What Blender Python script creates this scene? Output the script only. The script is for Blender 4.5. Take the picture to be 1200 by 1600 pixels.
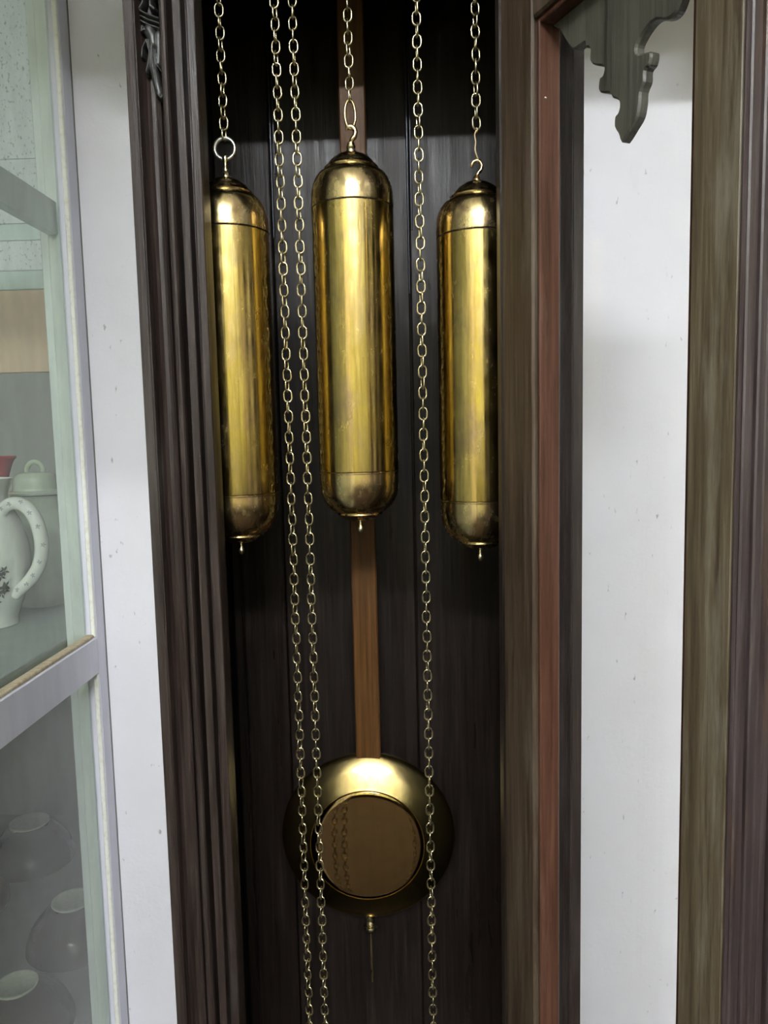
import bpy, math, random
from mathutils import Vector, Matrix
random.seed(7)
S = bpy.context.scene
COL = S.collection
for o in list(bpy.data.objects):
    bpy.data.objects.remove(o)

# ------------------------------------------------------------------ camera
H = 1.25                                   # eye height; all "rel" heights are from the eye
FPX = 1202.0
YAW, PITCH, ROLL = math.radians(1.9), math.radians(5.87), math.radians(1.28)
fw = Vector((-math.sin(YAW)*math.cos(PITCH), math.cos(YAW)*math.cos(PITCH), -math.sin(PITCH)))
r0 = Vector((math.cos(YAW), math.sin(YAW), 0))
u0 = r0.cross(fw)
RT = r0*math.cos(ROLL) - u0*math.sin(ROLL)
UP = u0*math.cos(ROLL) + r0*math.sin(ROLL)
CAM = Vector((0, 0, H))
cd = bpy.data.cameras.new('camera'); cam = bpy.data.objects.new('camera', cd); COL.objects.link(cam)
cam.matrix_world = Matrix(((RT.x, UP.x, -fw.x, 0), (RT.y, UP.y, -fw.y, 0), (RT.z, UP.z, -fw.z, H), (0, 0, 0, 1)))
cd.sensor_fit = 'VERTICAL'; cd.sensor_height = 24; cd.sensor_width = 18
cd.lens = 24*FPX/1600; cd.clip_start = 0.02; cd.clip_end = 100
S.camera = cam

def ray(px, py):
    return (fw*FPX + RT*(px-600) - UP*(py-800))
def atY(px, py, Y):                        # point of the pixel's ray at depth Y
    d = ray(px, py); return CAM + d*(Y/d.y)
def atplane(px, py, p0, n):
    d = ray(px, py); return CAM + d*((p0-CAM).dot(n)/d.dot(n))

# ------------------------------------------------------------------ world, sun, exposure
w = bpy.data.worlds.new('sky'); S.world = w; w.use_nodes = True
bg = w.node_tree.nodes['Background']
bg.inputs[0].default_value = (0.86, 0.93, 1.0, 1); bg.inputs[1].default_value = 3.3
sd = bpy.data.lights.new('sun_offscreen', 'SUN'); so = bpy.data.objects.new('sun_offscreen', sd); COL.objects.link(so)
sd.energy = 9; sd.angle = math.radians(12); sd.color = (1, .95, .82)
so.rotation_euler = (math.radians(-38), 0, math.radians(15))
vs = S.view_settings
vs.view_transform = 'Standard'; vs.look = 'None'; vs.gamma = 1; vs.use_curve_mapping = False
vs.exposure = 0.42
WIN = [(-0.85, 0.15), (0.32, 1.32), (1.49, 2.49)]      # window openings in the wall behind the viewer
WZ0, WZ1, WY = 0.95, 2.72, -3.4
for x0, x1 in WIN:                         # portals only guide the sky light through the openings
    ld = bpy.data.lights.new('window_front_offscreen', 'AREA'); lo = bpy.data.objects.new('window_front_offscreen', ld); COL.objects.link(lo)
    ld.shape = 'RECTANGLE'; ld.size = x1-x0; ld.size_y = WZ1-WZ0; ld.cycles.is_portal = True
    lo.location = ((x0+x1)/2, WY-0.06, (WZ0+WZ1)/2); lo.rotation_euler = (math.radians(90), 0, 0)

# ------------------------------------------------------------------ materials
MATS = {}
def nodes(name):
    m = bpy.data.materials.new(name); m.use_nodes = True; MATS[name] = m
    return m, m.node_tree.nodes, m.node_tree.links, m.node_tree.nodes['Principled BSDF']
def coords(N, L, scale, rnd=False):
    tc = N.new('ShaderNodeTexCoord'); mp = N.new('ShaderNodeMapping'); mp.inputs['Scale'].default_value = scale
    L.new(tc.outputs['Object'], mp.inputs['Vector']); return mp.outputs['Vector']
def noise(N, L, vec, scale, detail=4, rough=.6, dist=0):
    n = N.new('ShaderNodeTexNoise'); n.inputs['Scale'].default_value = scale
    n.inputs['Detail'].default_value = detail; n.inputs['Roughness'].default_value = rough
    n.inputs['Distortion'].default_value = dist
    L.new(vec, n.inputs['Vector']); return n.outputs['Fac']
def ramp(N, L, fac, stops):
    r = N.new('ShaderNodeValToRGB'); e = r.color_ramp.elements
    while len(e) < len(stops): e.new(.5)
    for k, (p, c) in enumerate(stops):
        e[k].position = p; e[k].color = (*c, 1) if len(c) == 3 else c
    L.new(fac, r.inputs['Fac']); return r.outputs['Color']
def mix(N, L, fac, a, b, mode='MIX'):
    m = N.new('ShaderNodeMix'); m.data_type = 'RGBA'; m.blend_type = mode
    for s, v in ((m.inputs['Factor'], fac), (m.inputs['A'], a), (m.inputs['B'], b)):
        if isinstance(v, bpy.types.NodeSocket): L.new(v, s)
        elif isinstance(v, (int, float)): s.default_value = v
        else: s.default_value = (*v, 1)
    return m.outputs['Result']
def bump(N, L, b, fac, strength, dist):
    n = N.new('ShaderNodeBump'); n.inputs['Strength'].default_value = strength; n.inputs['Distance'].default_value = dist
    L.new(fac, n.inputs['Height']); L.new(n.outputs['Normal'], b.inputs['Normal'])

def wood(name, dark, mid, light, rough=.45, worn=None, wornamt=.62, axis='z', spec=.5):
    m, N, L, b = nodes(name)
    sc = {'z': (1, 1, .035), 'x': (.035, 1, 1)}[axis]
    v = coords(N, L, sc)
    g = noise(N, L, v, 260, 6, .65, .4)
    c = ramp(N, L, g, [(.3, dark), (.52, mid), (.75, light)])
    v2 = coords(N, L, (1, 1, .12) if axis == 'z' else (.12, 1, 1))
    if worn:
        p = noise(N, L, v2, 45, 5, .7)
        f = ramp(N, L, p, [(wornamt-.1, (0, 0, 0)), (wornamt+.12, (1, 1, 1))])
        c = mix(N, L, f, c, worn)
    L.new(c, b.inputs['Base Color'])
    rr = ramp(N, L, noise(N, L, v2, 60, 3), [(.3, (rough-.1,)*3), (.7, (rough+.14,)*3)])
    L.new(rr, b.inputs['Roughness'])
    b.inputs['Specular IOR Level'].default_value = spec
    bump(N, L, b, g, .35, .0012)
    return m
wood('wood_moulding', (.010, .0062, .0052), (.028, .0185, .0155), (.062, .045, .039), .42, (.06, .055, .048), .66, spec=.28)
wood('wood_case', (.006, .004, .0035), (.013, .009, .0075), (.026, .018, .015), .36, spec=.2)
wood('wood_door', (.024, .015, .009), (.050, .033, .021), (.09, .066, .045), .42, (.10, .08, .058), .64, spec=.3)
wood('wood_door_worn', (.040, .028, .016), (.09, .068, .042), (.165, .138, .095), .42, (.20, .18, .14), .6, spec=.3)
wood('wood_door_edge', (.016, .010, .010), (.038, .027, .027), (.075, .06, .058), .42, (.07, .04, .022), .62)
wood('wood_reveal', (.03, .012, .007), (.066, .028, .017), (.105, .05, .033), .45, (.13, .08, .06), .7, spec=.2)
wood('wood_rod', (.034, .014, .004), (.074, .032, .009), (.115, .052, .016), .45, (.2, .10, .03), .66, spec=.18)
wood('wood_carving', (.010, .010, .009), (.028, .028, .026), (.07, .07, .066), .34)
wood('wood_fretwork', (.024, .023, .018), (.062, .060, .047), (.105, .102, .082), .5, (.088, .086, .072), .62)

def brass(name, a, b_, c_, rough=.16, streak=1.0, stain=None, stainamt=.62, wav=.05, tarn=None):
    m, N, L, b = nodes(name)
    v = coords(N, L, (1, 1, .06))
    s = noise(N, L, v, 300, 4, .6)
    base = ramp(N, L, s, [(.25, a), (.5, b_), (.8, c_)])
    v1 = coords(N, L, (1, 1, .5))
    if tarn:
        t_ = noise(N, L, coords(N, L, (1, 1, .05)), 95, 4, .65)
        base = mix(N, L, ramp(N, L, t_, [(.46, (0, 0, 0)), (.66, (.75, .75, .75))]), base, tarn)
    p = noise(N, L, v1, 38, 6, .7)
    if stain:
        f = ramp(N, L, p, [(stainamt-.08, (0, 0, 0)), (stainamt+.1, (1, 1, 1))])
        base = mix(N, L, f, base, stain)
    L.new(base, b.inputs['Base Color'])
    b.inputs['Metallic'].default_value = 1
    q = noise(N, L, v1, 90, 5, .7)
    rr = ramp(N, L, q, [(.3, (rough*(.6 if wav > .02 else .9),)*3), (.72, (rough*(1.9 if wav > .02 else 1.15),)*3)])
    if wav > .02: L.new(rr, b.inputs['Roughness'])
    else: b.inputs['Roughness'].default_value = rough
    # gentle hammered waviness of thin sheet brass
    v3 = coords(N, L, (1, 1, .10*streak+.02))
    wv = noise(N, L, v3, 70 if streak else 120, 3, .55)
    bump(N, L, b, wv, wav, .004)
    return m
brass('brass_body', (.40, .285, .075), (.54, .40, .13), (.66, .52, .21), .17, 0, (.36, .26, .13), .56, tarn=(.27, .19, .06), wav=.045)
brass('brass_cap', (.42, .31, .14), (.54, .42, .20), (.63, .51, .27), .19, 6, (.46, .31, .18), .56)
brass('brass_bob', (.58, .43, .17), (.68, .52, .22), (.74, .58, .27), .22, 8, wav=.012)
brass('brass_disc', (.50, .36, .16), (.55, .40, .18), (.59, .44, .21), .07, 8, wav=.01)
brass('brass_chain', (.42, .36, .21), (.52, .45, .28), (.62, .55, .37), .24, 8)
brass('brass_old', (.45, .32, .16), (.55, .41, .22), (.62, .48, .28), .28, 8)
brass('steel_ring', (.45, .43, .38), (.55, .53, .47), (.62, .60, .54), .34, 8)

def plain(name, col, rough=.5, metal=0, spec=.5, var=None, vscale=30, amt=.6, coat=0, bmp=0):
    m, N, L, b = nodes(name)
    b.inputs['Roughness'].default_value = rough; b.inputs['Metallic'].default_value = metal
    b.inputs['Specular IOR Level'].default_value = spec
    b.inputs['Coat Weight'].default_value = coat; b.inputs['Coat Roughness'].default_value = .08
    if var:
        n = noise(N, L, coords(N, L, (1, 1, 1)), vscale, 5, .65)
        L.new(ramp(N, L, n, [(amt-.15, col), (amt+.15, var)]), b.inputs['Base Color'])
        if bmp: bump(N, L, b, n, .4, bmp)
    else:
        b.inputs['Base Color'].default_value = (*col, 1)
    return m
plain('seam_dark', (.012, .007, .004), .6)
plain('gong_steel', (.03, .03, .035), .3, .9)
plain('ceiling_paint', (.80, .80, .78), .8)
plain('floor_tile', (.035, .026, .02), .85, spec=.1, var=(.05, .036, .028), vscale=6, amt=.5)
plain('wall_paint_plain', (.70, .64, .54), .8)
plain('window_paint', (.10, .085, .07), .5)
plain('garden_ground', (.22, .20, .15), .9, var=(.3, .28, .2), vscale=3, amt=.5)
plain('leaf_green', (.16, .19, .06), .6, var=(.46, .45, .17), vscale=5, amt=.5)
plain('cream_porcelain', (.80, .81, .76), .18, coat=.5)
plain('print_grey', (.30, .31, .30), .3)
plain('print_dark', (.07, .075, .06), .3)
plain('celadon', (.50, .58, .45), .2, var=(.60, .66, .53), vscale=40, amt=.5, coat=.5)
plain('red_glass', (.62, .12, .14), .2, coat=.5)
plain('brown_glaze', (.030, .016, .010), .09, var=(.055, .030, .018), vscale=25, amt=.5, coat=0, spec=.5)
plain('raw_clay', (.70, .72, .58), .8, var=(.58, .60, .48), vscale=220, amt=.5)
plain('bright_bead', (.86, .86, .80), .4, var=(.70, .66, .52), vscale=160, amt=.64)
plain('timber_raw', (.45, .36, .22), .8, var=(.62, .54, .38), vscale=200, amt=.5)
plain('screw_steel', (.8, .8, .78), .25, 1)

def wall_mat():
    m, N, L, b = nodes('wall_plaster')
    v = coords(N, L, (1, 1, 1))
    base = ramp(N, L, noise(N, L, v, 5, 4, .6), [(.3, (.735, .715, .75)), (.7, (.795, .78, .825))])
    vs_ = coords(N, L, (1, 1, .45))
    sp = noise(N, L, vs_, 150, 3, .55)
    f = ramp(N, L, sp, [(.70, (0, 0, 0)), (.76, (1, 1, 1))])
    base = mix(N, L, f, base, (.42, .40, .40))
    st = ramp(N, L, noise(N, L, coords(N, L, (1, 1, .3)), 22, 6, .7), [(.62, (0, 0, 0)), (.85, (.5, .5, .5))])
    base = mix(N, L, st, base, (.6, .56, .54))
    L.new(base, b.inputs['Base Color']); b.inputs['Roughness'].default_value = .62
    bump(N, L, b, noise(N, L, v, 120, 5, .6), .25, .002)
wall_mat()
def paint_mat(name, col, chip, amt):
    m, N, L, b = nodes(name)
    sp = noise(N, L, coords(N, L, (1, 1, .6)), 190, 4, .6)
    f = ramp(N, L, sp, [(amt, (0, 0, 0)), (amt+.05, (1, 1, 1))])
    tone = noise(N, L, coords(N, L, (1, 1, .2)), 40, 4, .6)
    base = ramp(N, L, tone, [(.3, tuple(c*.88 for c in col)), (.7, col)])
    L.new(mix(N, L, f, base, chip), b.inputs['Base Color']); b.inputs['Roughness'].default_value = .45
paint_mat('cabinet_paint', (.76, .76, .85), (.22, .20, .18), .75)
paint_mat('cabinet_inner', (.86, .92, .90), (.45, .46, .42), .74)
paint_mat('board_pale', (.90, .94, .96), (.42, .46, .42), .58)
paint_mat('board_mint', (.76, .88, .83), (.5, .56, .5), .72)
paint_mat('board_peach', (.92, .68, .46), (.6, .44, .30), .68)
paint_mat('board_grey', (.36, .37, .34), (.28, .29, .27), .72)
paint_mat('shelf_green', (.30, .36, .32), (.42, .5, .45), .66)

def glass_mat(name, tint, ior, haze, hazecol):
    m = bpy.data.materials.new(name); m.use_nodes = True; MATS[name] = m
    N, L = m.node_tree.nodes, m.node_tree.links; N.clear()
    out = N.new('ShaderNodeOutputMaterial')
    tr = N.new('ShaderNodeBsdfTransparent'); tr.inputs[0].default_value = (*tint, 1)
    gl = N.new('ShaderNodeBsdfGlossy'); gl.inputs['Roughness'].default_value = .02
    df = N.new('ShaderNodeBsdfDiffuse'); df.inputs[0].default_value = (*hazecol, 1)
    lw = N.new('ShaderNodeLayerWeight'); pw = N.new('ShaderNodeMath'); pw.operation = 'POWER'; pw.inputs[1].default_value = 5
    L.new(lw.outputs['Facing'], pw.inputs[0]); lw.inputs['Blend'].default_value = .5
    fr = N.new('ShaderNodeMath'); fr.operation = 'MULTIPLY_ADD'; f0 = ((ior-1)/(ior+1))**2
    fr.inputs[1].default_value = 1-f0; fr.inputs[2].default_value = f0; L.new(pw.outputs[0], fr.inputs[0])
    m1 = N.new('ShaderNodeMixShader'); m2 = N.new('ShaderNodeMixShader')
    n = noise(N, L, coords(N, L, (1, 1, .4)), 60, 5, .7)
    hz = ramp(N, L, n, [(.35, (haze*.6,)*3), (.8, (haze*1.6,)*3)])
    L.new(hz, m1.inputs[0]); L.new(tr.outputs[0], m1.inputs[1]); L.new(df.outputs[0], m1.inputs[2])
    L.new(fr.outputs[0], m2.inputs[0]); L.new(m1.outputs[0], m2.inputs[1]); L.new(gl.outputs[0], m2.inputs[2])
    L.new(m2.outputs[0], out.inputs[0])
glass_mat('pane_cabinet', (.97, .995, .98), 1.4, .07, (.74, .77, .71))
glass_mat('pane_door', (.99, .995, .995), 1.3, .012, (.8, .8, .8))

# ------------------------------------------------------------------ mesh helpers
def make(name, verts, faces, mat, parent=None, smooth=False, angle=35, loc=None):
    me = bpy.data.meshes.new(name); me.from_pydata([tuple(v) for v in verts], [], faces)
    me.validate(); me.update()
    if smooth:
        me.polygons.foreach_set('use_smooth', [True]*len(me.polygons))
        me.set_sharp_from_angle(angle=math.radians(angle))
    me.materials.append(MATS[mat])
    o = bpy.data.objects.new(name, me); COL.objects.link(o)
    if parent: o.parent = parent
    if loc is not None: o.location = loc
    return o
def tag(o, label=None, cat=None, group=None, kind=None):
    if label: o['label'] = label
    if cat: o['category'] = cat
    if group: o['group'] = group
    if kind: o['kind'] = kind
    return o
def thing(name, loc, label, cat, group=None):
    o = bpy.data.objects.new(name, None); COL.objects.link(o); o.location = loc; o.empty_display_size = .05
    return tag(o, label, cat, group)
def boxvf(x0, x1, y0, y1, z0, z1, b=0.0):
    if b <= 0:
        v = [(x0,y0,z0),(x1,y0,z0),(x1,y1,z0),(x0,y1,z0),(x0,y0,z1),(x1,y0,z1),(x1,y1,z1),(x0,y1,z1)]
        return v, [(3,2,1,0),(4,5,6,7),(0,1,5,4),(1,2,6,5),(2,3,7,6),(3,0,4,7)]
    # chamfered box: rings of 8 along z
    def ring(z, i):
        return [(x0+b+i,y0+i,z),(x1-b-i,y0+i,z),(x1-i,y0+b+i,z),(x1-i,y1-b-i,z),(x1-b-i,y1-i,z),(x0+b+i,y1-i,z),(x0+i,y1-b-i,z),(x0+i,y0+b+i,z)]
    v = ring(z0, b*.9)+ring(z0+b, 0)+ring(z1-b, 0)+ring(z1, b*.9)
    f = [tuple(range(7, -1, -1)), tuple(range(24, 32))]
    for k in range(3):
        for i in range(8):
            j = (i+1) % 8; f.append((k*8+i, k*8+j, k*8+8+j, k*8+8+i))
    return v, f
def join(*vfs):
    V, F = [], []
    for v, f in vfs:
        n = len(V); V += list(v); F += [tuple(i+n for i in q) for q in f]
    return V, F
def box(name, x0, x1, y0, y1, z0, z1, mat, parent=None, b=0.0, loc=(0, 0, 0)):
    l = loc
    v, f = boxvf(x0-l[0], x1-l[0], y0-l[1], y1-l[1], z0-l[2], z1-l[2], b)
    return make(name, v, f, mat, parent)
def lathevf(prof, seg=64, cx=0, cy=0):
    V, F = [], []; n = len(prof)
    for r, z in prof:
        for i in range(seg):
            a = 2*math.pi*i/seg; V.append((cx+r*math.cos(a), cy+r*math.sin(a), z))
    for k in range(n-1):
        for i in range(seg):
            j = (i+1) % seg; F.append((k*seg+i, k*seg+j, k*seg+seg+j, k*seg+seg+i))
    F.append(tuple(range(seg-1, -1, -1))); F.append(tuple((n-1)*seg+i for i in range(seg)))
    return V, F
def smoothprof(pts, n=6):
    """Catmull-Rom through profile points"""
    out = []
    P = [pts[0]]+pts+[pts[-1]]
    for k in range(1, len(P)-2):
        for i in range(n):
            t = i/n; q = []
            for d in range(len(pts[0])):
                a, b, c, e = P[k-1][d], P[k][d], P[k+1][d], P[k+2][d]
                q.append(.5*(2*b+(c-a)*t+(2*a-5*b+4*c-e)*t*t+(3*b-a-3*c+e)*t**3))
            out.append(tuple(q))
    out.append(tuple(pts[-1])); return out
def tubevf(path, rad, seg=10, closed=False):
    P = [Vector(p) for p in path]; n = len(P); V, F = [], []
    ref = None
    for k in range(n):
        a = P[(k-1) % n] if (closed or k > 0) else P[k]
        c = P[(k+1) % n] if (closed or k < n-1) else P[k]
        t = (c-a).normalized()
        if ref is None:
            ref = t.orthogonal().normalized()
        ref = (ref - t*ref.dot(t)).normalized(); bi = t.cross(ref)
        r = rad[k] if isinstance(rad, (list, tuple)) else rad
        for i in range(seg):
            an = 2*math.pi*i/seg; V.append(P[k]+ref*(r*math.cos(an))+bi*(r*math.sin(an)))
    m = n if closed else n-1
    for k in range(m):
        k2 = (k+1) % n
        for i in range(seg):
            j = (i+1) % seg; F.append((k*seg+i, k*seg+j, k2*seg+j, k2*seg+i))
    if not closed:
        F.append(tuple(range(seg-1, -1, -1))); F.append(tuple((n-1)*seg+i for i in range(seg)))
    return V, F
def extrudevf(prof, z0, z1):
    """closed XY polygon swept along z"""
    n = len(prof); V = [(x, y, z0) for x, y in prof]+[(x, y, z1) for x, y in prof]
    F = [(i, (i+1) % n, n+(i+1) % n, n+i) for i in range(n)]
    F += [tuple(range(n-1, -1, -1)), tuple(range(n, 2*n))]
    return V, F
def shift(vf, d):
    return [Vector(v)+Vector(d) for v in vf[0]], vf[1]
def fixnormals(o):
    import bmesh
    bm = bmesh.new(); bm.from_mesh(o.data); bmesh.ops.recalc_face_normals(bm, faces=bm.faces); bm.to_mesh(o.data); bm.free()
    return o
def struct(o, label=None, cat=None):
    o['kind'] = 'structure'
    if label: o['label'] = label; o['category'] = cat
    return o
def R(z): return H+z

# ------------------------------------------------------------------ room
XL, XR, YW, CEIL = -0.95, 2.7, 0.87, 2.95
CABX = -0.358                               # glazed face of the display cabinet
struct(box('floor', XL-.1, XR+.1, WY-.1, 1.6, -.06, 0, 'floor_tile'), 'brown tiled floor of the shop room', 'floor')
struct(box('ceiling', XL-.1, XR+.1, WY-.1, 1.6, CEIL, CEIL+.06, 'ceiling_paint'), 'white painted ceiling over the whole room', 'ceiling')
struct(box('wall_back', CABX+.0006, XR, YW, 1.5, 0, CEIL, 'wall_plaster'), 'white plaster wall behind the clock', 'wall')
struct(box('wall_recess', XL, CABX, 1.42, 1.5, 0, CEIL, 'wall_plaster'), 'white plaster wall closing the recess behind the display cabinet', 'wall')
struct(box('wall_left', XL-.08, XL, WY, 1.5, 0, CEIL, 'wall_paint_plain'), 'beige wall beside the display cabinet', 'wall')
struct(box('wall_right', XR, XR+.08, WY, 1.5, 0, CEIL, 'wall_paint_plain'), 'beige wall far to the right of the clock', 'wall')
segs = [boxvf(XL, XR, WY-.12, WY, 0, WZ0), boxvf(XL, XR, WY-.12, WY, WZ1, CEIL)]
xs = [XL]+[x for p in WIN for x in p]+[XR]
for k in range(0, len(xs), 2): segs.append(boxvf(xs[k], xs[k+1], WY-.12, WY, WZ0, WZ1))
v, f = join(*segs); struct(make('wall_front', v, f, 'wall_paint_plain'), 'wall with three tall windows facing the clock', 'wall')
DADO = 'wood_case'
v, f = join(boxvf(XL+.01, XR-.03, WY, WY+.02, 0, WZ0-.04), boxvf(XR-.02, XR, WY+.02, .86, 0, WZ0-.04))  # unseen dark panelling added so the bob disc mirrors something dark
struct(make('trim_1', v, f, DADO), 'dark wooden dado added below the windows to darken the bob reflection', 'dado')
for k, (x0, x1) in enumerate(WIN):
    r = thing('window_%d' % (k+1), ((x0+x1)/2, WY, WZ0), None, None); r['kind'] = 'structure'
    w2 = (x1-x0)/2; hh = WZ1-WZ0
    for nm, q in (('window_frame', (-w2, w2, -.09, -.03, 0, .05)), ('window_frame', (-w2, w2, -.09, -.03, hh-.05, hh)),
                  ('window_frame', (-w2, -w2+.05, -.09, -.03, .05, hh-.05)), ('window_frame', (w2-.05, w2, -.09, -.03, .05, hh-.05)),
                  ('mullion', (-.03, .03, -.085, -.035, .05, hh-.05)), ('mullion', (-w2*.5-.012, -w2*.5+.012, -.08, -.04, .05, hh-.05)),
                  ('mullion', (w2*.5-.012, w2*.5+.012, -.08, -.04, .05, hh-.05))):
        make(nm, *boxvf(*q), 'window_paint', r)
struct(box('ground_outside', -9, 11, -12, WY-.12, -.2, -.05, 'garden_ground'), 'sandy ground outside the windows', 'ground')
def shrub(x, y, rx, rz, seed, lab):
    rnd = random.Random(seed); ph = [rnd.uniform(0, 6.28) for _ in range(8)]
    V, F = [], []; nu, nv = 40, 22
    for j in range(nv+1):
        th = math.pi*j/nv
        for i in range(nu):
            a = 2*math.pi*i/nu
            k = 1+.13*math.sin(5*a+3*th+ph[0])*math.sin(4*th+ph[1])+.09*math.sin(9*a-7*th+ph[2])+.06*math.sin(13*a+11*th+ph[3])
            V.append((rx*k*math.sin(th)*math.cos(a), rx*.7*k*math.sin(th)*math.sin(a), rz*(1+k*math.cos(th)*.98)))
    for j in range(nv):
        for i in range(nu):
            i2 = (i+1) % nu; F.append((j*nu+i, (j+1)*nu+i, (j+1)*nu+i2, j*nu+i2))
    o = make('garden_shrub', V, F, 'leaf_green', None, True, 180, (x, y, -.06))
    tag(o, lab, 'shrub', 'shrubs outside the windows' if 'tall' not in lab else 'tall crowns behind the shrubs')
for k, (x, y, rx, rz) in enumerate([(-2.7, -6.2, .8, .95), (-.6, -6.1, .8, .88), (1.35, -6.4, .85, 1.05), (3.4, -6.2, .8, .9)]):
    shrub(x, y, rx, rz, k, 'leafy yellow-green shrub in the garden outside the windows')
for k, (x, y, rx, rz) in enumerate([(-3.6, -8.6, 1.2, 1.55), (-.75, -8.4, 1.25, 1.75), (2.0, -8.7, 1.15, 1.6), (4.8, -8.4, 1.2, 1.7)]):
    shrub(x, y, rx, rz, k+20, 'tall leafy tree crown behind the garden shrubs')

# twin fluorescent batten hung in front of the windows
lamp = thing('tube_lamp_offscreen', (.05, -2.05, 2.66), 'white twin fluorescent batten hanging below the ceiling', 'lamp')
make('batten', *boxvf(-.63, .63, -.05, .05, .03, .075, .004), 'ceiling_paint', lamp)
m, N, L, b = nodes('tube_glow'); b.inputs['Emission Color'].default_value = (.93, .97, 1, 1); b.inputs['Emission Strength'].default_value = 340
for dy in (-.028, .028):
    make('tube_offscreen', *tubevf([(-.59, dy, .005), (.59, dy, .005)], .014, 12), 'tube_glow', lamp, True, 60)
for dx in (-.61, .61):
    make('tube_holder', *boxvf(dx-.018, dx+.018, -.045, .045, -.012, .03, .002), 'ceiling_paint', lamp)
    make('hanging_rod', *tubevf([(dx*.8, 0, .075), (dx*.8, 0, CEIL-2.66)], .004, 8), 'ceiling_paint', lamp)
# ------------------------------------------------------------------ clock case
FY = 0.56                                  # front plane of the case
XLo, XLi, XRi, XRo = -0.1918, -0.1430, 0.0680, 0.1255
ZT, ZB = 0.385, -0.66                      # opening top and bottom, from eye level
CX, CY = (XLo+XRo)/2, 0.71
clock = thing('longcase_clock', (CX, CY, 0), 'tall dark wooden longcase clock with its glazed door swung open', 'clock')
def cpart(name, vf, mat, parent=clock, smooth=False, angle=35):
    v, f = shift(vf, (-CX, -CY, 0))
    return make(name, v, f, mat, parent, smooth, angle)
prof = [(0, 0), (6.6, 0), (7.4, .8), (8.2, .4), (8.6, -1.6), (9.4, -5.5), (11.2, -9), (13.5, -11.4), (16, -12.2), (18.5, -11.6), (20.4, -10), (20.8, -17), (23.4, -17), (23.8, -4.5),
        (24.3, -2.2), (25.3, -.8), (26.8, -.3), (28.3, -.9), (29.3, -2.4), (29.8, -5), (30, -16), (32.8, -16), (33.1, -4.6), (33.5, -4.2),
        (38.6, -4.2), (39.1, -4.8), (39.3, -15), (42.3, -15), (42.6, -5.2), (43.5, -4.8), (48.2, -4.8), (48.7, -5.4)]
def stile_poly(flip, x_out, x_in):
    p = []
    for u, v in prof:
        x = x_out+(u/1000 if not flip else -u/1000)
        p.append((x, FY-v/1000))
    p += [(x_in, FY+.0056), (x_in, FY+.026), (x_out, FY+.026)]
    if flip: p.reverse()
    return p
ls = cpart('front_stile', extrudevf(stile_poly(False, XLo, XLi), R(ZB), R(ZT)), 'wood_moulding')
tag(ls, 'deeply moulded dark front stile with grooves and a carved leaf')
cpart('front_stile', extrudevf(stile_poly(True, XRo, XRi), R(ZB), R(ZT)), 'wood_moulding')
ZH = .47
cpart('top_rail', boxvf(XLo, XRo, FY, FY+.026, R(ZT), R(ZH), .002), 'wood_case')
cpart('bottom_rail', boxvf(XLo, XRo, FY, FY+.026, R(ZB)-.09, R(ZB), .002), 'wood_case')
YB = .80
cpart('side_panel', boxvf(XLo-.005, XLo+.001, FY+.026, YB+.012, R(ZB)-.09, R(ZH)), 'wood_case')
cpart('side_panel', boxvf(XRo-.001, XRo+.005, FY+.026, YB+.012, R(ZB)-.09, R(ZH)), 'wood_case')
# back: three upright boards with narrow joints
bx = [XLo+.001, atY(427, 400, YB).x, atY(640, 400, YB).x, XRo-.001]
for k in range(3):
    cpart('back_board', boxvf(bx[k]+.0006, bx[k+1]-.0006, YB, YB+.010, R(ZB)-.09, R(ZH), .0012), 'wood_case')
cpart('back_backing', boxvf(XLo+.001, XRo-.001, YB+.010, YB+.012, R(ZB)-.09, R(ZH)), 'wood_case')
bxp = atY(391, 1400, YB-.012)
cpart('corner_batten', boxvf(bxp.x-.0045, bxp.x+.0045, YB-.012, YB, R(ZB), R(.05), .001), 'wood_case')
cpart('case_bottom', boxvf(XLo+.001, XRo-.001, FY+.026, YB, R(ZB)-.09, R(ZB)-.078), 'wood_case')
# hood with stepped cornice above the trunk
v, f = join(boxvf(XLo-.035, XRo+.04, FY-.02, YB+.03, R(ZH), R(ZH)+.02, .003), boxvf(XLo-.05, XRo+.06, FY-.034, YB+.04, R(ZH)+.02, R(ZH)+.045, .004),
            boxvf(XLo-.065, XRo+.085, FY-.045, YB+.045, R(ZH)+.045, R(ZH)+.06, .003))
cpart('hood_moulding', (v, f), 'wood_case')
cpart('hood_box', boxvf(XLo-.045, XRo+.07, FY-.03, YB+.045, R(ZH)+.06, R(ZH)+.50, .004), 'wood_case')
cpart('hood_cornice', join(boxvf(XLo-.045, XRo+.045, FY-.045, YB+.05, R(ZH)+.50, R(ZH)+.53, .004), boxvf(XLo-.06, XRo+.06, FY-.06, YB+.055, R(ZH)+.53, R(ZH)+.56, .004)), 'wood_case')
# plinth
cpart('plinth', join(boxvf(XLo-.02, XRo+.02, FY-.02, YB+.04, .07, R(ZB)-.115, .004), boxvf(XLo-.035, XRo+.035, FY-.035, YB+.045, 0, .07, .004)), 'wood_case')
cpart('plinth_moulding', boxvf(XLo-.01, XRo+.01, FY-.01, YB+.03, R(ZB)-.115, R(ZB)-.09, .004), 'wood_case')

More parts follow.
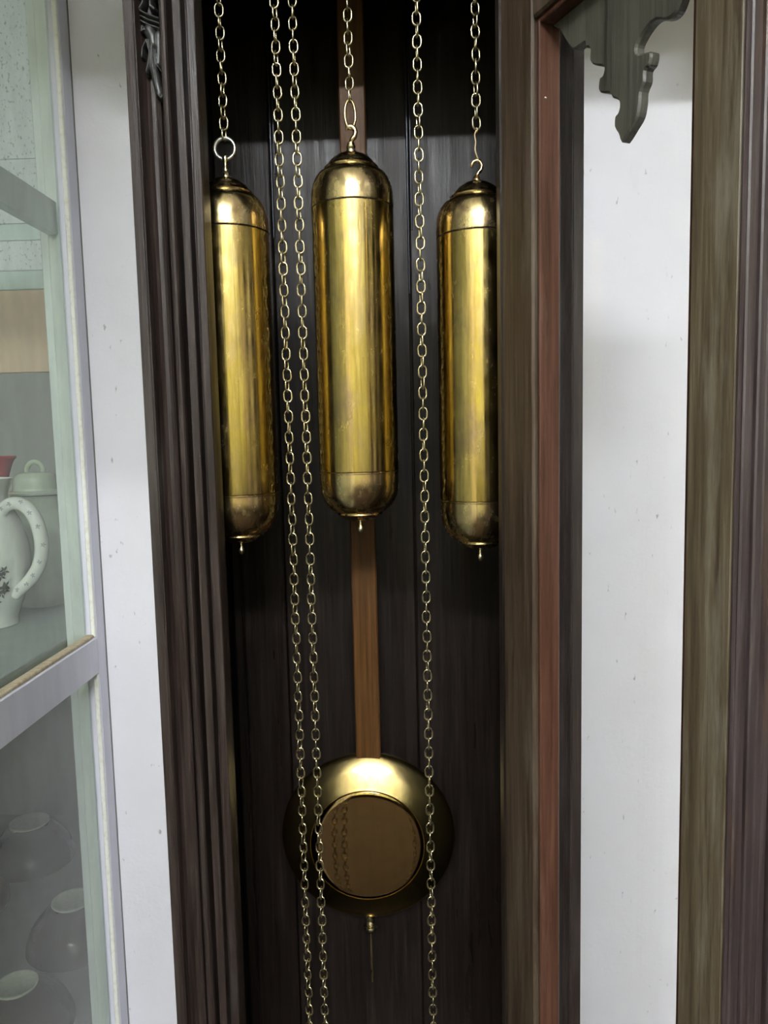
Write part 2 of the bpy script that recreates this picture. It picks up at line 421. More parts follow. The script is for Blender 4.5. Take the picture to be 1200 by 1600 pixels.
# carved leaf relief lying in the cove of the left stile (strokes in mm from its top-left corner)
def carving():
    wd, ht = 18.5, 92.0
    strokes = []
    def st(pts, r, h): strokes.append((pts, r, h))
    o = 14.0                                # extra height above the frame
    st([(15, -o), (12, -4), (9, 6), (5.5, 17), (3, 20)], 1.7, 6.5)        # long leaf sweeping down-left
    st([(18, -6), (15, 4), (12, 12), (12, 19), (15, 21)], 1.7, 7)
    st([(2, -10), (1.5, 2), (2.5, 12)], 2.0, 5)
    st([(7, -12), (6, -4), (4, 2)], 2.4, 6)
    st([(16, 12), (17.5, 4)], 2.2, 5)
    for k in range(3):                      # three binding ribs
        st([(3.5, 22+3.1*k), (10, 25+3.1*k), (18, 27.5+3.1*k)], 1.25, 7.2-.5*k)
    st([(9, 34), (11.5, 38), (12, 43)], 4.4, 6.2)                          # bud
    st([(4.5, 31.5), (3.5, 35), (6, 34)], 1.2, 6)
    st([(7.5, 41), (4, 46), (3.2, 52)], 1.3, 6.6)                          # curled lobe
    st([(7.5, 42), (9.4, 49), (8, 57), (6, 62)], 1.3, 6.3)
    st([(16.5, 37), (16, 48), (15.5, 56)], 3.0, 5.2)
    st([(10.5, 47), (11, 58), (13, 68), (15, 76)], 3.4, 5.4)               # long drop leaf
    st([(11.2, 45), (11.4, 57), (12.4, 66), (13.6, 74)], .7, 6.6)          # its vein
    st([(14, 50), (15, 58), (18, 62)], .7, 6.2)
    st([(14.2, 77), (16.5, 79.5), (18.5, 78)], 1.5, 5.6)
    nx, ny = 46, 230
    def seg_d(p, a, b):
        ax, ay = a; bx_, by = b; dx, dy = bx_-ax, by-ay
        t = max(0, min(1, ((p[0]-ax)*dx+(p[1]-ay)*dy)/(dx*dx+dy*dy+1e-9)))
        return math.hypot(p[0]-ax-t*dx, p[1]-ay-t*dy)
    V, F = [], []
    for j in range(ny+1):
        y = -o+(ht)*j/ny*(80+o)/ht
        y = -o+(82+o)*j/ny
        for i in range(nx+1):
            x = wd*i/nx
            h = -1.5
            for pts, r, hh in strokes:
                if y < min(p[1] for p in pts)-r or y > max(p[1] for p in pts)+r: continue
                d = min(seg_d((x, y), pts[k], pts[k+1]) for k in range(len(pts)-1))
                if d < r: h = max(h, hh*math.sqrt(1-(d/r)**2)*.75+hh*.25-1.2)
            V.append((x/1000*.88, -h/1000, -y/1000))
    for j in range(ny):
        for i in range(nx):
            a = j*(nx+1)+i; q = (a, a+1, a+nx+2, a+nx+1)
            if max(-V[k][1] for k in q) > -.0012: F.append(q[::-1])
    return V, F
p = atY(217, 0, FY)
V, F = carving()
cv = cpart('carved_leaf', shift((V, F), (XLo+.0078, FY+.0078, R(.330)-.012)), 'wood_carving', ls, True, 180)
tag(cv, 'carved dark leaf ornament in the groove of the stile')

# unseen cupboard added above the view to shade the top of the plaster
cup = thing('shade_cupboard', (.60, .62, R(.52)), 'unseen dark cupboard added beside the clock hood to shade the wall', 'cupboard')
make('body', *boxvf(-.386, .40, -.235, .248, 0, .55, .004), 'wood_case', cup)
for x0, kx in ((-.375, -.02), (.010, .04)):
    dr = make('door', *boxvf(x0, x0+.375, -.252, -.236, .01, .54, .003), 'wood_case', cup)
    make('knob', *shift(([(x, -z, y) for x, y, z in lathevf([(.0005, 0), (.006, 0), (.005, .006), (.009, .012), (.007, .018), (.0005, .02)], 20)[0]], lathevf([(.1, 0)]*6, 20)[1]), (x0+.35 if x0 < 0 else x0+.025, -.252, .27)), 'brass_old', dr, True, 60)
# ------------------------------------------------------------------ open clock door
TH = math.radians(65)
dc, dsn = math.cos(TH), math.sin(TH)
HP = Vector((0.0665, 0.5455, 0))            # inner-face corner at the hinge
DT = Vector((dc, -dsn, 0)); DN = Vector((dsn, dc, 0))     # along the door, and through it away from the viewer's side
door = bpy.data.objects.new('door', None); COL.objects.link(door); door.parent = clock
door.location = HP-Vector((CX, CY, 0)); door['label'] = 'open clock door of brown wood with a tall glass pane'
def t_of(px, py=676, off=0.0):
    q = atplane(px, py, HP+DN*off, DN); return (q-HP).dot(DT)
def dbox(name, t0, t1, n0, n1, z0, z1, mat, b=0, parent=door):
    vv, ff = boxvf(t0, t1, n0, n1, z0, z1, b)
    vv = [DT*a+DN*bq+Vector((0, 0, c)) for a, bq, c in vv]
    # (t,n,z) is left-handed or right-handed depending on the angle; recalc keeps faces outward
    return fixnormals(make(name, vv, ff, mat, parent))
W = t_of(1149); T1 = t_of(833); T2 = t_of(1072)
zr = atplane(833, 28, HP, DN).z - H          # lower edge of the top rail
DTOP, DBOT = zr+.058, ZB+.012
dbox('hinge_stile', 0.0, T1, 0, .022, R(DBOT), R(DTOP), 'wood_door', .0015)
dbox('free_stile', T2, W, 0, .022, R(DBOT), R(DTOP), 'wood_door_worn', .0015)
# moulded edge strips on the free side, seen end-on
for k, (n0, n1, ex) in enumerate([(.0025, .0085, .0022), (.0098, .0150, .0034), (.0162, .0215, .0022)]):
    dbox('edge_bead', W, W+ex, n0, n1, R(DBOT), R(DTOP), 'wood_door_edge', .0008)
dbox('outer_lip', W-.026, W-.0005, .0222, .030, R(DBOT), R(DTOP), 'wood_door_edge', .002)
dbox('outer_lip', W-.022, W+.003, .0302, .040, R(DBOT), R(DTOP), 'wood_door_edge', .002)
dbox('edge_strip', W, W+.0008, 0, .022, R(DBOT), R(DTOP), 'wood_door_edge')
dbox('door_rail', T1, T2, 0, .022, R(zr), R(DTOP), 'wood_door', .0015)
dbox('door_rail', T1, T2, 0, .022, R(DBOT), R(DBOT)+.055, 'wood_door', .0015)
# glazing mouldings set back inside the frame
RV = .0185
dbox('glazing_moulding', T1+.0005, T1+.0035, .003, RV, R(DBOT)+.055, R(zr), 'wood_reveal', .0006)
dbox('glazing_moulding', T2-.0035, T2-.0005, .003, RV, R(DBOT)+.055, R(zr), 'wood_reveal', .0006)
dbox('glazing_moulding', T1+.0035, T2-.0035, .003, RV, R(zr)-.0035, R(zr), 'wood_reveal', .0006)
dbox('glass_pane', T1+.0002, T2-.0002, RV+.0003, RV+.0022, R(DBOT)+.055, R(zr)-.0002, 'pane_door')
sp = atplane(780+207/2.857, 153, HP+DT*0, DN)
# small pin in the glazing moulding
q = atplane(852, 153, HP+DT*(T1+.0036), DT)-HP
make('pin', *shift(lathevf([(.0001, -.0009), (.0008, -.0006), (.001, 0), (.0008, .0006), (.0001, .0009)], 12), q), 'screw_steel', door, True, 60)

# pierced fretwork apron hanging below the top rail, in front of the glass
outl = [(874, 47), (892, 76), (904, 72), (913, 66), (914, 74), (921, 75), (921, 96), (930, 102), (938, 102), (943, 106), (941, 117), (936, 122), (934, 140),
        (939, 145), (951, 145), (955, 152), (964, 156), (967, 164), (965, 175), (960, 182), (959, 199), (965, 210), (969, 222), (974, 218), (985, 200), (995, 182),
        (999, 160), (1000, 143), (1006, 127), (1007, 110), (1014, 100), (1017, 84), (1013, 80), (996, 84), (993, 74), (1000, 58), (1012, 40), (1024, 30), (1040, 30), (1053, 21), (1062, 2), (1068, -25), (1070, -60)]
OFF = RV-.0062
pts = []
for a, b in smoothprof(outl, 3):
    q = atplane(a, b, HP+DN*OFF, DN); pts.append(((q-HP).dot(DT), q.z))
ztop = R(zr)-.0038
pts = [(t, min(z, ztop)) for t, z in pts]
pts = [p_ for k, p_ in enumerate(pts) if k == 0 or (abs(p_[0]-pts[k-1][0])+abs(p_[1]-pts[k-1][1])) > 1e-5]
tl = pts[0]
pts = [(T1+.004, ztop)]+[(max(t, T1+.004), z) for t, z in pts]
if pts[-1][1] < ztop-1e-4: pts.append((pts[-1][0]+.004, ztop))
n_ = len(pts); V = []; F = []
from mathutils.geometry import tessellate_polygon
tri = tessellate_polygon([[Vector((a, b, 0)) for a, b in pts]])
ins = .0010                                  # small chamfer on the front face
def inset(k):
    a, b, c = Vector(pts[k-1]), Vector(pts[k]), Vector(pts[(k+1) % n_])
    e1 = (b-a).normalized(); e2 = (c-b).normalized()
    nn = (Vector((-e1.y, e1.x))+Vector((-e2.y, e2.x)))
    nn = nn.normalized() if nn.length > 1e-6 else Vector((0, 0))
    return b+nn*ins
area = sum(pts[k-1][0]*pts[k][1]-pts[k][0]*pts[k-1][1] for k in range(n_))
if area < 0: ins = -ins
for k in range(n_):
    i_ = inset(k); V.append(DT*i_.x+DN*OFF+Vector((0, 0, i_.y)))
for k in range(n_): V.append(DT*pts[k][0]+DN*(OFF+.0014)+Vector((0, 0, pts[k][1])))
for k in range(n_): V.append(DT*pts[k][0]+DN*(OFF+.0060)+Vector((0, 0, pts[k][1])))
for t in tri: F.append(tuple(t)); F.append(tuple(i+2*n_ for i in reversed(t)))
for r_ in range(2):
    for k in range(n_):
        j = (k+1) % n_; F.append((r_*n_+k, r_*n_+j, (r_+1)*n_+j, (r_+1)*n_+k))
fr = fixnormals(make('fretwork', V, F, 'wood_fretwork', door))
fr['label'] = 'fret-cut dark green-grey wooden ornament with a pointed drop'

# ------------------------------------------------------------------ weights
WYD = .63
MM = WYD/1200                                # one photo pixel at the weights
def weight(xpx, ypx_top, label, kind):
    """ypx_top: pixel row of the top of the brass dome"""
    top = atY(xpx, ypx_top, WYD)
    k = MM
    t = thing('clock_weight', (top.x, WYD, top.z-576*MM), label, 'clock weight')
    zb = 576*MM                                # dome top in local space
    def z(px): return zb-px*k
    ro = 62*k
    cap = smoothprof([(.0005, z(0)), (9*k, z(.8)), (20*k, z(5)), (31*k, z(13)), (36.5*k, z(20))], 5)
    cap += [(39.5*k, z(22)), (41*k, z(24)), (40.5*k, z(26))]
    cap += smoothprof([(43*k, z(28)), (52*k, z(35)), (58*k, z(46)), (61.2*k, z(60)), (62*k, z(76)), (62*k, z(81.5))], 5)
    cap += [(61.4*k, z(82.3)), (58*k, z(82.3))]
    make('top_cap', *lathevf(cap, 96), 'brass_cap', t, True, 32)
    make('core', *lathevf([(57*k, z(478)), (60.2*k, z(478)), (60.2*k, z(82)), (57*k, z(82))], 64), 'seam_dark', t, True, 40)
    # sheet body with its lapped vertical seam
    a0 = math.radians({'ring': -72, 'hook': -68, 'open': -66}[kind])
    def R_(a):
        d = (a-a0+math.pi) % (2*math.pi)-math.pi
        if -.016 < d < 0: return 60.3*k
        if 0 <= d < .12: return 62.2*k
        if .12 <= d < .135: return 61.2*k
        return 61.7*k
    angs = [2*math.pi*i/120 for i in range(120)]+[a0+d for d in (-.0165, -.0155, -.0005, .0005, .1195, .1205, .1345, .1355)]
    angs = sorted(a % (2*math.pi) for a in angs)
    V, F = [], []; n = len(angs)
    zz = [z(477), z(476), z(84.5), z(83.7)]; rs = [.99, 1, 1, .99]
    for zk, s in zip(zz, rs):
        for a in angs: V.append((R_(a)*s*math.cos(a), R_(a)*s*math.sin(a), zk))
    for j in range(3):
        for i in range(n):
            i2 = (i+1) % n; F.append((j*n+i, j*n+i2, (j+1)*n+i2, (j+1)*n+i))
    F.append(tuple(range(n-1, -1, -1))); F.append(tuple(3*n+i for i in range(n)))
    make('body', V, F, 'brass_body', t, True, 20)
    bot = [(57*k, z(477.2)), (62.0*k, z(477.2)), (62.6*k, z(478)), (62.6*k, z(479.5)), (61.2*k, z(480.3))]
    bot += smoothprof([(61.2*k, z(481)), (61.2*k, z(500)), (58.5*k, z(516)), (52*k, z(529)), (43*k, z(538)), (35*k, z(542))], 5)
    bot += [(35.5*k, z(543)), (35.5*k, z(544.5))]
    bot += smoothprof([(33*k, z(546)), (26*k, z(551)), (15*k, z(555)), (5*k, z(557)), (.0005, z(557.3))], 4)
    make('bottom_cap', *lathevf(bot[::-1], 96), 'brass_cap', t, True, 32)
    fin = [(.0005, z(575)), (2.6*k, z(574.2)), (4.4*k, z(571.5)), (5*k, z(568.5)), (4.4*k, z(565.5)), (3*k, z(563.5)), (3.4*k, z(562)), (2.7*k, z(561)), (2.7*k, z(556)), (.0005, z(556))]
    make('finial', *lathevf(fin, 24), 'brass_chain', t, True, 60)
    # hanging fitting
    if kind == 'ring':
        st = [(.0005, z(1)), (7.5*k, z(1)), (7.5*k, z(-2)), (5.6*k, z(-3)), (6.6*k, z(-6)), (4.4*k, z(-9)), (4.8*k, z(-13)), (3*k, z(-16)), (3.8*k, z(-22)), (5*k, z(-28)), (4.4*k, z(-31)), (.0005, z(-32))]
        make('stem', *lathevf(st, 24), 'brass_chain', t, True, 40)
        zc = z(-42)
        path = [(15.2*k*math.cos(a), -.3*k*math.sin(a), zc+15.2*k*math.sin(a)) for a in [2*math.pi*i/48 for i in range(48)]]
        make('hanging_ring', *tubevf(path, 3.3*k, 12, True), 'steel_ring', t, True, 180)
        return t, Vector((top.x, WYD, t.location.z+zc+12.0*k))
    if kind == 'hook':
        st = [(.0005, z(1)), (7*k, z(1)), (7*k, z(-3)), (5.4*k, z(-4)), (6.8*k, z(-6.5)), (6.8*k, z(-9)), (5.4*k, z(-10)), (5.6*k, z(-13)), (3.6*k, z(-14)), (.0005, z(-15))]
        make('stem', *lathevf(st, 24), 'brass_chain', t, True, 40)
        zc = z(-28)
        path = [(0, 0, z(-13))]+[(7.2*k*math.cos(a), 0, zc+9*k*math.sin(a)) for a in [math.radians(-70+230*i/24) for i in range(25)]]
        make('hook', *tubevf(path, [3*k]+[3.7*k]*20+[3.4*k, 3*k, 2.4*k, 1.6*k, .9*k], 10), 'brass_old', t, True, 180)
        # long oval link above the hook
        zl = z(-54)
        path = [(8.2*k*math.cos(a)*math.cos(.35), 8.2*k*math.cos(a)*math.sin(.35), zl+20.5*k*math.sin(a)) for a in [2*math.pi*i/40 for i in range(40)]]
        make('long_link', *tubevf(path, 2.3*k, 10, True), 'brass_old', t, True, 180)
        return t, Vector((top.x, WYD, t.location.z+zl+19*k))
    st = [(.0005, z(1)), (5*k, z(1)), (5*k, z(-2.5)), (3.6*k, z(-4)), (5*k, z(-5.5)), (3.4*k, z(-7.5)), (.0005, z(-8))]
    make('stem', *lathevf(st, 24), 'brass_old', t, True, 40)
    zc = z(-21)
    path = [(0, 0, z(-7)), (1*k, 0, z(-9.5))]+[(7.6*k*math.cos(a), 0, zc+8.6*k*math.sin(a)) for a in [math.radians(-62+250*i/26) for i in range(27)]]
    make('hook', *tubevf(path, [3*k]*26+[2.7*k, 2.2*k, 1.6*k], 10), 'brass_old', t, True, 180)
    wp = [(0, 0, z(-29)), (2*k, -.6*k, z(-27)), (3*k, 0, z(-30)), (.5*k, 0, z(-36)), (-2*k, 0, z(-46)), (-1*k, 0, z(-56)), (-2.5*k, 0, z(-66)), (-.5*k, 0, z(-72)), (0, 0, z(-76)), (1.5*k, 0, z(-74)), (.5*k, 0, z(-70))]
    make('wire', *tubevf(smoothprof(wp, 4), 1.05*k, 8), 'brass_old', t, True, 180)
    return t, Vector((top.x, WYD, t.location.z+z(-74.5)))
w1, a1 = weight(353, 278, 'brass cylinder weight hung from a grey ring', 'ring')
w2_, a2 = weight(548.5, 238, 'brass cylinder weight hung by a long oval link in front of pendulum rod', 'hook')
w3, a3 = weight(745, 283, 'brass cylinder weight hung by a wire from an open hook', 'open')

# ------------------------------------------------------------------ chains
LW, LR, LL = 6.9*MM*.93, 1.45*MM, 22.0*MM    # half sizes come from these: width, wire radius, outer length
def link_mesh():
    hw = 6.0*MM; hl = LL/2-LR-hw; path = []
    for i in range(9): a = math.pi*i/8; path.append((hw*math.cos(a), 0, hl+hw*math.sin(a)))
    for i in range(9): a = math.pi+math.pi*i/8; path.append((hw*math.cos(a), 0, -hl+hw*math.sin(a)))
    v, f = tubevf(path, LR, 7, True)
    me = bpy.data.meshes.new('chain_link'); me.from_pydata([tuple(x) for x in v], [], f)
    me.polygons.foreach_set('use_smooth', [True]*len(me.polygons)); me.materials.append(MATS['brass_chain']); me.update()
    return me
LM = link_mesh(); PITCHL = LL-4*LR-.0001
ZCH = R(ZH)-.006                              # the chains vanish into the hood
def chain(x, z0, z1, label, rot0=0.1, dx=0.0):
    """links from z0 (lower) up to z1"""
    t = thing('clock_chain', (x, WYD, z0), label, 'chain')
    n = int((z1-z0)/PITCHL); a = rot0
    for k in range(n):
        o = bpy.data.objects.new('chain_link', LM); COL.objects.link(o); o.parent = t
        o.location = (dx*k/n+random.uniform(-.0002, .0002), 0, LL/2-LR+PITCHL*k)
        o.rotation_euler = (random.uniform(-.03, .03), random.uniform(-.04, .04), a+(math.pi/2 if k % 2 else 0)+random.uniform(-.22, .22))
    return t
chain(a1.x, a1.z-LR*.5, ZCH, 'short brass chain running up from the grey ring', 1.5)
chain(a2.x, a2.z-LR*.5, ZCH, 'short brass chain running up in front of pendulum rod', 1.4)
chain(a3.x, a3.z-LR*.5, ZCH, 'short brass chain running up from the wire and open hook', .2)
zlow = -.545
for px, lab in ((454.5, 'long loose brass chain beside the weight with grey ring'),
                (481, 'long loose brass chain beside the weight before pendulum rod'),
                (663, 'long loose brass chain beside the weight on open hook')):
    q = atY(px, 760, WYD)
    chain(q.x, R(zlow), ZCH, lab, random.uniform(-.2, .2))

# ------------------------------------------------------------------ pendulum
PY = .745
PK = PY/1200
pc = atY(575.5, 1305, PY)
rtop = atY(551, 200, PY-.004)
pen = thing('pendulum', (pc.x, PY, pc.z), 'pendulum with flat wooden rod and large round brass bob', 'pendulum')
ztop_l = R(ZH)-.004-pc.z
xr = atY(571.5, 1000, PY).x-pc.x; 
v, f = boxvf(-.0122, .0122, -.006, .004, .03, ztop_l, .0012)
v = [(x+xr+(rtop.x-pc.x-xr)*(z-.19)/(rtop.z-pc.z-.19), y, z) for x, y, z in v]
make('rod', v, f, 'wood_rod', pen)['label'] = 'flat brown wooden pendulum rod'
# bob: lens of sheet brass (axis towards the viewer) with a raised centre disc
def ylathe(prof, seg=128):
    V, F = lathevf(prof, seg); return [(x, -z, y) for x, y, z in V], F
ro = 142*PK; rd = 92*PK
pr = [(.0005, -.011)]+smoothprof([(ro*.72, -.011), (ro*.94, -.006), (ro*.995, -.001)], 4)+smoothprof([(ro, 0), (ro*.992, .0022), (ro*.955, .0062), (ro*.86, .0118), (ro*.76, .0158), (rd*1.02, .0192)], 7)
pr += [(rd*1.0, .0197), (rd*.99, .0187), (.0005, .0187)]
bob = fixnormals(make('bob', *ylathe(pr), 'brass_bob', pen, True, 40)); bob['label'] = 'large round convex brass pendulum bob'
pr = [(rd*.985, .0180), (rd*.985, .0196), (rd*.975, .0203)]+smoothprof([(rd*.97, .0204), (rd*.88, .0214), (rd*.6, .0223), (rd*.3, .0227), (.0005, .0228)], 5)
disc = fixnormals(make('centre_disc', *ylathe(pr), 'brass_disc', bob, True, 50)); disc['label'] = 'polished copper-toned centre disc of the bob'
zb = -ro
nut = [(.0005, zb-.002+.006), (.0055, zb+.004), (.0058, zb+.001), (.0040, zb-.001), (.0040, zb-.0035), (.0033, zb-.0045), (.0044, zb-.0055), (.0033, zb-.0065), (.0044, zb-.0075), (.0036, zb-.009),
       (.0066, zb-.0095), (.0070, zb-.0105), (.0070, zb-.0125), (.0066, zb-.0135), (.0036, zb-.014), (.003, zb-.017), (.0005, zb-.0175)]
v, f = lathevf([(a, b) for a, b in nut][::-1], 32)
make('rating_nut', v, f, 'brass_chain', pen, True, 35)
ze = atY(580, 1533, PY).z-pc.z
v, f = tubevf([(0, 0, zb-.016), (.0004, 0, ze)], .0013, 10)
make('threaded_tail', v, f, 'brass_old', pen, True, 40)

# gong rods hanging at the back of the case
for px, y1, lab in ((428, 372, 'thin black gong rods hanging behind the pair of loose chains'), (640, 458, 'thin black gong rods hanging behind the single loose chain')):
    q = atY(px, y1, YB-.022)
    g = thing('gong_rod', (q.x, YB-.022, q.z), lab, 'gong rod', 'gong rods at the back of the case')
    v, f = tubevf([(0, 0, 0), (0, 0, R(ZH)-.002-q.z)], .0013, 10); make('rod', v, f, 'gong_steel', g, True, 40)
    v, f = tubevf([(.0032, 0, .06), (.0032, 0, R(ZH)-.002-q.z)], .0011, 10); make('rod', v, f, 'gong_steel', g, True, 40)

# ------------------------------------------------------------------ display cabinet
CB = (CABX-.25, .75)
cab = thing('display_cabinet', (CB[0], CB[1], 0), 'white-painted glazed display cabinet holding crockery', 'cabinet')
def kbox(name, x0, x1, y0, y1, z0, z1, mat, b=0, parent=cab):
    v, f = boxvf(x0-CB[0], x1-CB[0], y0-CB[1], y1-CB[1], R(z0), R(z1), b)
    return make(name, v, f, mat, parent)
CY0, CY1 = -.20, 1.415
ZC1 = .80; ZF0, ZF1 = -.266, -.224           # middle rail
ys = CABX+0.0
YS0, YS1 = .846, .8685
XB = XL+.01
kbox('stile', CABX-.014, CABX, YS0, YS1, -1.17, ZC1, 'cabinet_paint', .001)
kbox('stile', CABX-.014, CABX, CY0, CY0+.03, -1.17, ZC1, 'cabinet_paint', .001)
kbox('rail', CABX-.014, CABX, CY0+.03, YS0, ZF0, ZF1, 'cabinet_paint', .001)
kbox('rail', CABX-.014, CABX, CY0+.03, YS0, ZC1-.045, ZC1, 'cabinet_paint', .001)
kbox('rail', CABX-.014, CABX, CY0+.03, YS0, -.86, -.81, 'cabinet_paint', .001)
# panes and glazing beads
for z0, z1 in ((ZF1, ZC1-.045), (-.81, ZF0)):
    kbox('glass_pane', CABX-.0135, CABX-.0115, CY0+.03, YS0, z0, z1, 'pane_cabinet')
    kbox('glazing_bead', CABX-.0060, CABX-.0005, YS0-.0032, YS0, z0+.0005, z1, 'bright_bead', .001)
kbox('glazing_bead', CABX-.0113, CABX-.002, CY0+.03, YS0-.0032, ZF1, ZF1+.004, 'timber_raw', .001)
# inner post and inner rail behind the glass
kbox('inner_post', CABX-.030, CABX-.016, .852, .878, -.86, ZC1-.05, 'cabinet_inner', .001)
kbox('inner_post', CABX-.042, CABX-.030, .860, .886, -.86, ZC1-.05, 'cabinet_inner', .001)
kbox('inner_rail', CABX-.030, CABX-.018, CY0+.03, .852, .222, .257, 'cabinet_inner', .001)
kbox('board_end_return', CABX-.012, CABX, YS1, CY1, -1.17, ZC1, 'board_grey')
# boards: floor, middle shelf, base, rear side
kbox('shelf', XB+.012, CABX-.0445, CY0+.03, CY1-.015, -.242, -.230, 'shelf_green', .001)
kbox('shelf', XB+.012, CABX-.0445, CY0+.03, CY1-.015, -.734, -.720, 'board_grey', .001)
kbox('rear_board', XB, XB+.012, CY0, CY1, -1.17, ZC1, 'board_grey')
YE = CY1-.012
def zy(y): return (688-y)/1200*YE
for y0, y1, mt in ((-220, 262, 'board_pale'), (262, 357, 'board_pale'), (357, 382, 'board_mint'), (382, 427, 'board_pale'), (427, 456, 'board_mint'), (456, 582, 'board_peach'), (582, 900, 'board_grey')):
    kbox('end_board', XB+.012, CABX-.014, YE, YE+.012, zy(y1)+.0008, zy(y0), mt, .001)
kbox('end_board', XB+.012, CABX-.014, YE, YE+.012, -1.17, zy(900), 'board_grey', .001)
kbox('base_panel', CABX-.014, CABX-.002, CY0+.03, YS0, -1.17, -.86, 'cabinet_paint', .001)
kbox('shade_cornice', CABX-.03, -.232, CY0-.15, .50, ZC1-.24, ZC1-.20, 'cabinet_paint', .004)  # wide overhang added out of view to shade the left wall
kbox('plinth', XB, CABX-.01, CY0+.01, CY1, -1.25, -1.17, 'cabinet_paint', .001)
kbox('end_pane', XB+.012, CABX-.014, CY0+.005, CY0+.008, -.80, ZC1-.045, 'pane_cabinet')
kbox('end_rail', XB+.012, CABX-.014, CY0, CY0+.02, ZC1-.045, ZC1, 'cabinet_paint', .001)
kbox('end_rail', XB+.012, CABX-.014, CY0, CY0+.02, -1.17, -.80, 'cabinet_paint', .001)
kbox('top_pane', XB+.012, CABX-.014, CY0+.02, CY1-.012, ZC1-.008, ZC1-.004, 'pane_cabinet')

# ---- crockery on the upper shelf
ZSH = R(-.230)
def smoothlathe(name, prof, seg, mat, parent, angle=50, n=5):
    return make(name, *lathevf(smoothprof(prof, n), seg), mat, parent, True, angle)
# white jug, handle towards the glazed side
jy = .935
jx = atY(-22, 880, jy).x
jug = thing('jug', (jx, jy, ZSH), 'white porcelain jug with speckled loop handle behind the glass', 'jug')
smoothlathe('body', [(.0005, .0), (.030, .0), (.033, .004), (.034, .012), (.044, .040), (.051, .070), (.052, .095), (.045, .125), (.034, .150), (.031, .165), (.037, .182), (.035, .183), (.028, .165), (.0005, .160)], 64, 'cream_porcelain', jug)
hp = []
for (a, b) in [(0, 806), (8, 792), (25, 786), (44, 795), (58, 818), (65, 850), (62, 880), (50, 902), (38, 915), (22, 930)]:
    q = atY(a, b, jy-.012); hp.append((q.x-jx, q.y-jy, q.z-ZSH))
hp = smoothprof(hp, 6)
m_ = len(hp)
hd = make('handle', *tubevf(hp, [.0072+.0012*math.sin(math.pi*i/(m_-1)) for i in range(m_)], 14), 'cream_porcelain', jug, True, 180)
rng = random.Random(3)
V, F = [], []
def sprig(c, nrm, size):
    nrm = nrm.normalized(); u = nrm.orthogonal().normalized(); u.rotate(Matrix.Rotation(rng.uniform(0, 6), 3, nrm)); vv = nrm.cross(u)
    for k in range(5):
        a = k*1.2566+rng.uniform(-.3, .3); d = u*math.cos(a)+vv*math.sin(a); e = u*math.cos(a+1.57)+vv*math.sin(a+1.57)
        b0 = len(V); V.extend([c, c+d*size*.5+e*size*.22, c+d*size, c+d*size*.5-e*size*.22]); F.append((b0, b0+1, b0+2, b0+3))
for k in range(5, m_-4, 5):
    c = Vector(hp[k]); rr = .0072+.0012*math.sin(math.pi*k/(m_-1))
    d = Vector((rng.uniform(.1, .7), -.9, rng.uniform(-.1, .5))); tg = (Vector(hp[k+1])-Vector(hp[k-1])).normalized(); d = (d-tg*d.dot(tg)).normalized()
    sprig(c+d*(rr+.0003), d, .0036)
make('printed_sprigs', V, F, 'print_grey', hd)
V, F = [], []
for k in range(16):
    a = math.radians(rng.uniform(-70, -35)); z = rng.uniform(.035, .075); r = .0445+.0075*min(1, (z-.04)/.03)+.0006
    r = max(r, .0455)
    d = Vector((math.cos(a), math.sin(a), -.2)); sprig(Vector((r*math.cos(a), r*math.sin(a), z)), d, .007)
make('printed_sprigs', V, F, 'print_dark', jug)
# celadon jar with ring-knobbed lid
gy = 1.06; gk = gy/1200
gp = atY(57, 772, gy)
jar = thing('ginger_jar', (gp.x, gy, ZSH), 'pale green lidded jar with a ring-shaped knob', 'jar')
hz = gp.z-ZSH
smoothlathe('body', [(.0005, 0), (.030, 0), (.034, .004), (.042, .03), (.047, .065), (.046, .09), (.040, hz-.035), (.033, hz-.022), (.031, hz-.006), (.031, hz-.001), (.0005, hz-.001)], 64, 'celadon', jar)
lid = make('lid', *lathevf([(.0005, hz-.0005)]+[(43*gk*.9, hz-.0005), (43*gk, hz+.0005), (43.5*gk, hz+.003), (40*gk, hz+.0045), (35*gk, hz+.006)]+smoothprof([(34*gk, hz+.008), (33*gk, hz+.020), (29*gk, hz+.027), (20*gk, hz+.0305), (.0005, hz+.0315)], 5), 64), 'celadon', jar, True, 40)
kp = []
for i in range(17):
    a = math.pi*(-.12+1.24*i/16); kp.append((13*gk*math.cos(a), 0, hz+.0335+13*gk*math.sin(a)))
make('knob', *tubevf(kp, .0036, 10), 'celadon', lid, True, 180)
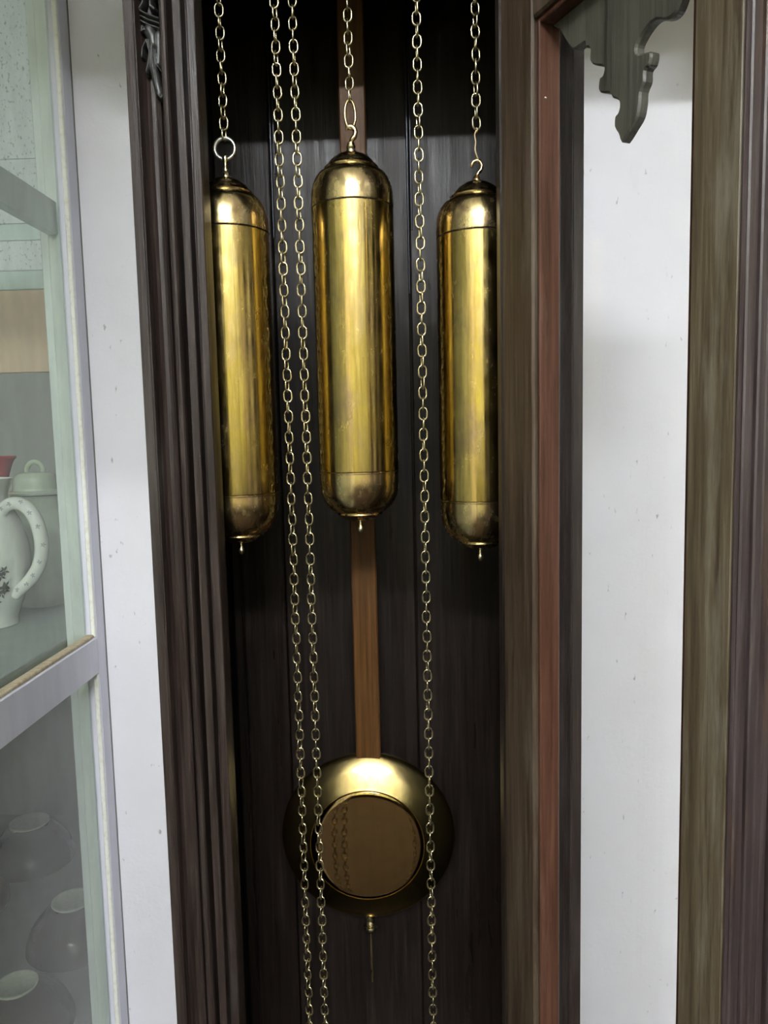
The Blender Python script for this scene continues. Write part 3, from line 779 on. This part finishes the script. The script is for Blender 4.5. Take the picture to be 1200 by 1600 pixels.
# red glass flared vase
vy = 1.13
vp = atY(-8, 716, vy)
vh = vp.z-ZSH
vase = thing('flared_vase', (vp.x, vy, ZSH), 'rose red flared vase beside the pale green jar', 'vase')
smoothlathe('body', [(.0005, 0), (.020, 0), (.021, .004), (.009, .012), (.007, .03), (.010, .06), (.014, vh-.055), (.017, vh-.03), (.024, vh-.008), (.0285, vh), (.027, vh+.0005), (.016, vh-.028), (.0005, vh-.05)], 48, 'red_glass', vase)
make('rim', *tubevf([(.0282*math.cos(a), .0282*math.sin(a), vh+.0005+.0016*math.sin(6*a)) for a in [2*math.pi*i/60 for i in range(60)]], .0013, 8, True), 'red_glass', vase, True, 180)

# ---- upturned brown bowls on the lower shelf
ZLOW = R(-.720)
def bowl(px, py, foot_px, rad_px, zf, label, tilt=0):
    d = ray(px, py); q = CAM+d*((R(zf)-H)/d.z)
    k = q.y/1200; rf = foot_px*k; rb = rad_px*k; h = R(zf)-ZLOW
    t = thing('upturned_bowl', (q.x, q.y, ZLOW), label, 'bowl')
    smoothlathe('body', [(rb*.95, .0), (rb, .001), (rb, .004), (rb*.97, h*.22), (rb*.86, h*.48), (rb*.66, h*.72), (rf*1.15, h*.88), (rf*.9, h*.93), (rf*.6, h*.945), (.0005, h*.945)], 72, 'brown_glaze', t)
    ft = make('foot', *lathevf([(.0005, h*.95), (rf*.97, h*.95), (rf, h*.97), (rf, h*.995), (rf*.96, h), (rf*.88, h), (rf*.84, h-.0008), (.0005, h-.0008)], 48), 'raw_clay', t, True, 40)
    ft['label'] = 'pale unglazed clay foot'
    return t, q
bowl(46, 1283, 31, 68, -.650, 'brown glazed upturned bowl at the far end of the lower shelf')
bowl(113, 1405, 33, 76, -.655, 'brown glazed upturned bowl close against the white post')
bowl(25, 1537, 35, 90, -.660, 'brown glazed upturned bowl with the widest pale foot')
# saucer standing on its rim against the bowls
sy = 1.09
sq = atY(-6, 1446, sy)
sau = thing('saucer', (sq.x, sq.y, sq.z), 'brown glazed saucer standing on its rim among upturned bowls', 'saucer')
rs_ = 35*sy/1200
v, f = lathevf(smoothprof([(.0005, .0), (rs_*.35, .0), (rs_*.4, .003), (rs_*.75, .006), (rs_*.98, .011), (rs_, .0125), (rs_*.97, .013), (rs_*.72, .009), (rs_*.4, .006), (.0005, .0055)], 4), 48)
rot = Matrix.Rotation(math.radians(72), 3, 'X')
v = [rot @ Vector(x) for x in v]
make('dish', v, f, 'brown_glaze', sau, True, 50)
sau.location.z = ZLOW+rs_*math.sin(math.radians(72))+.004
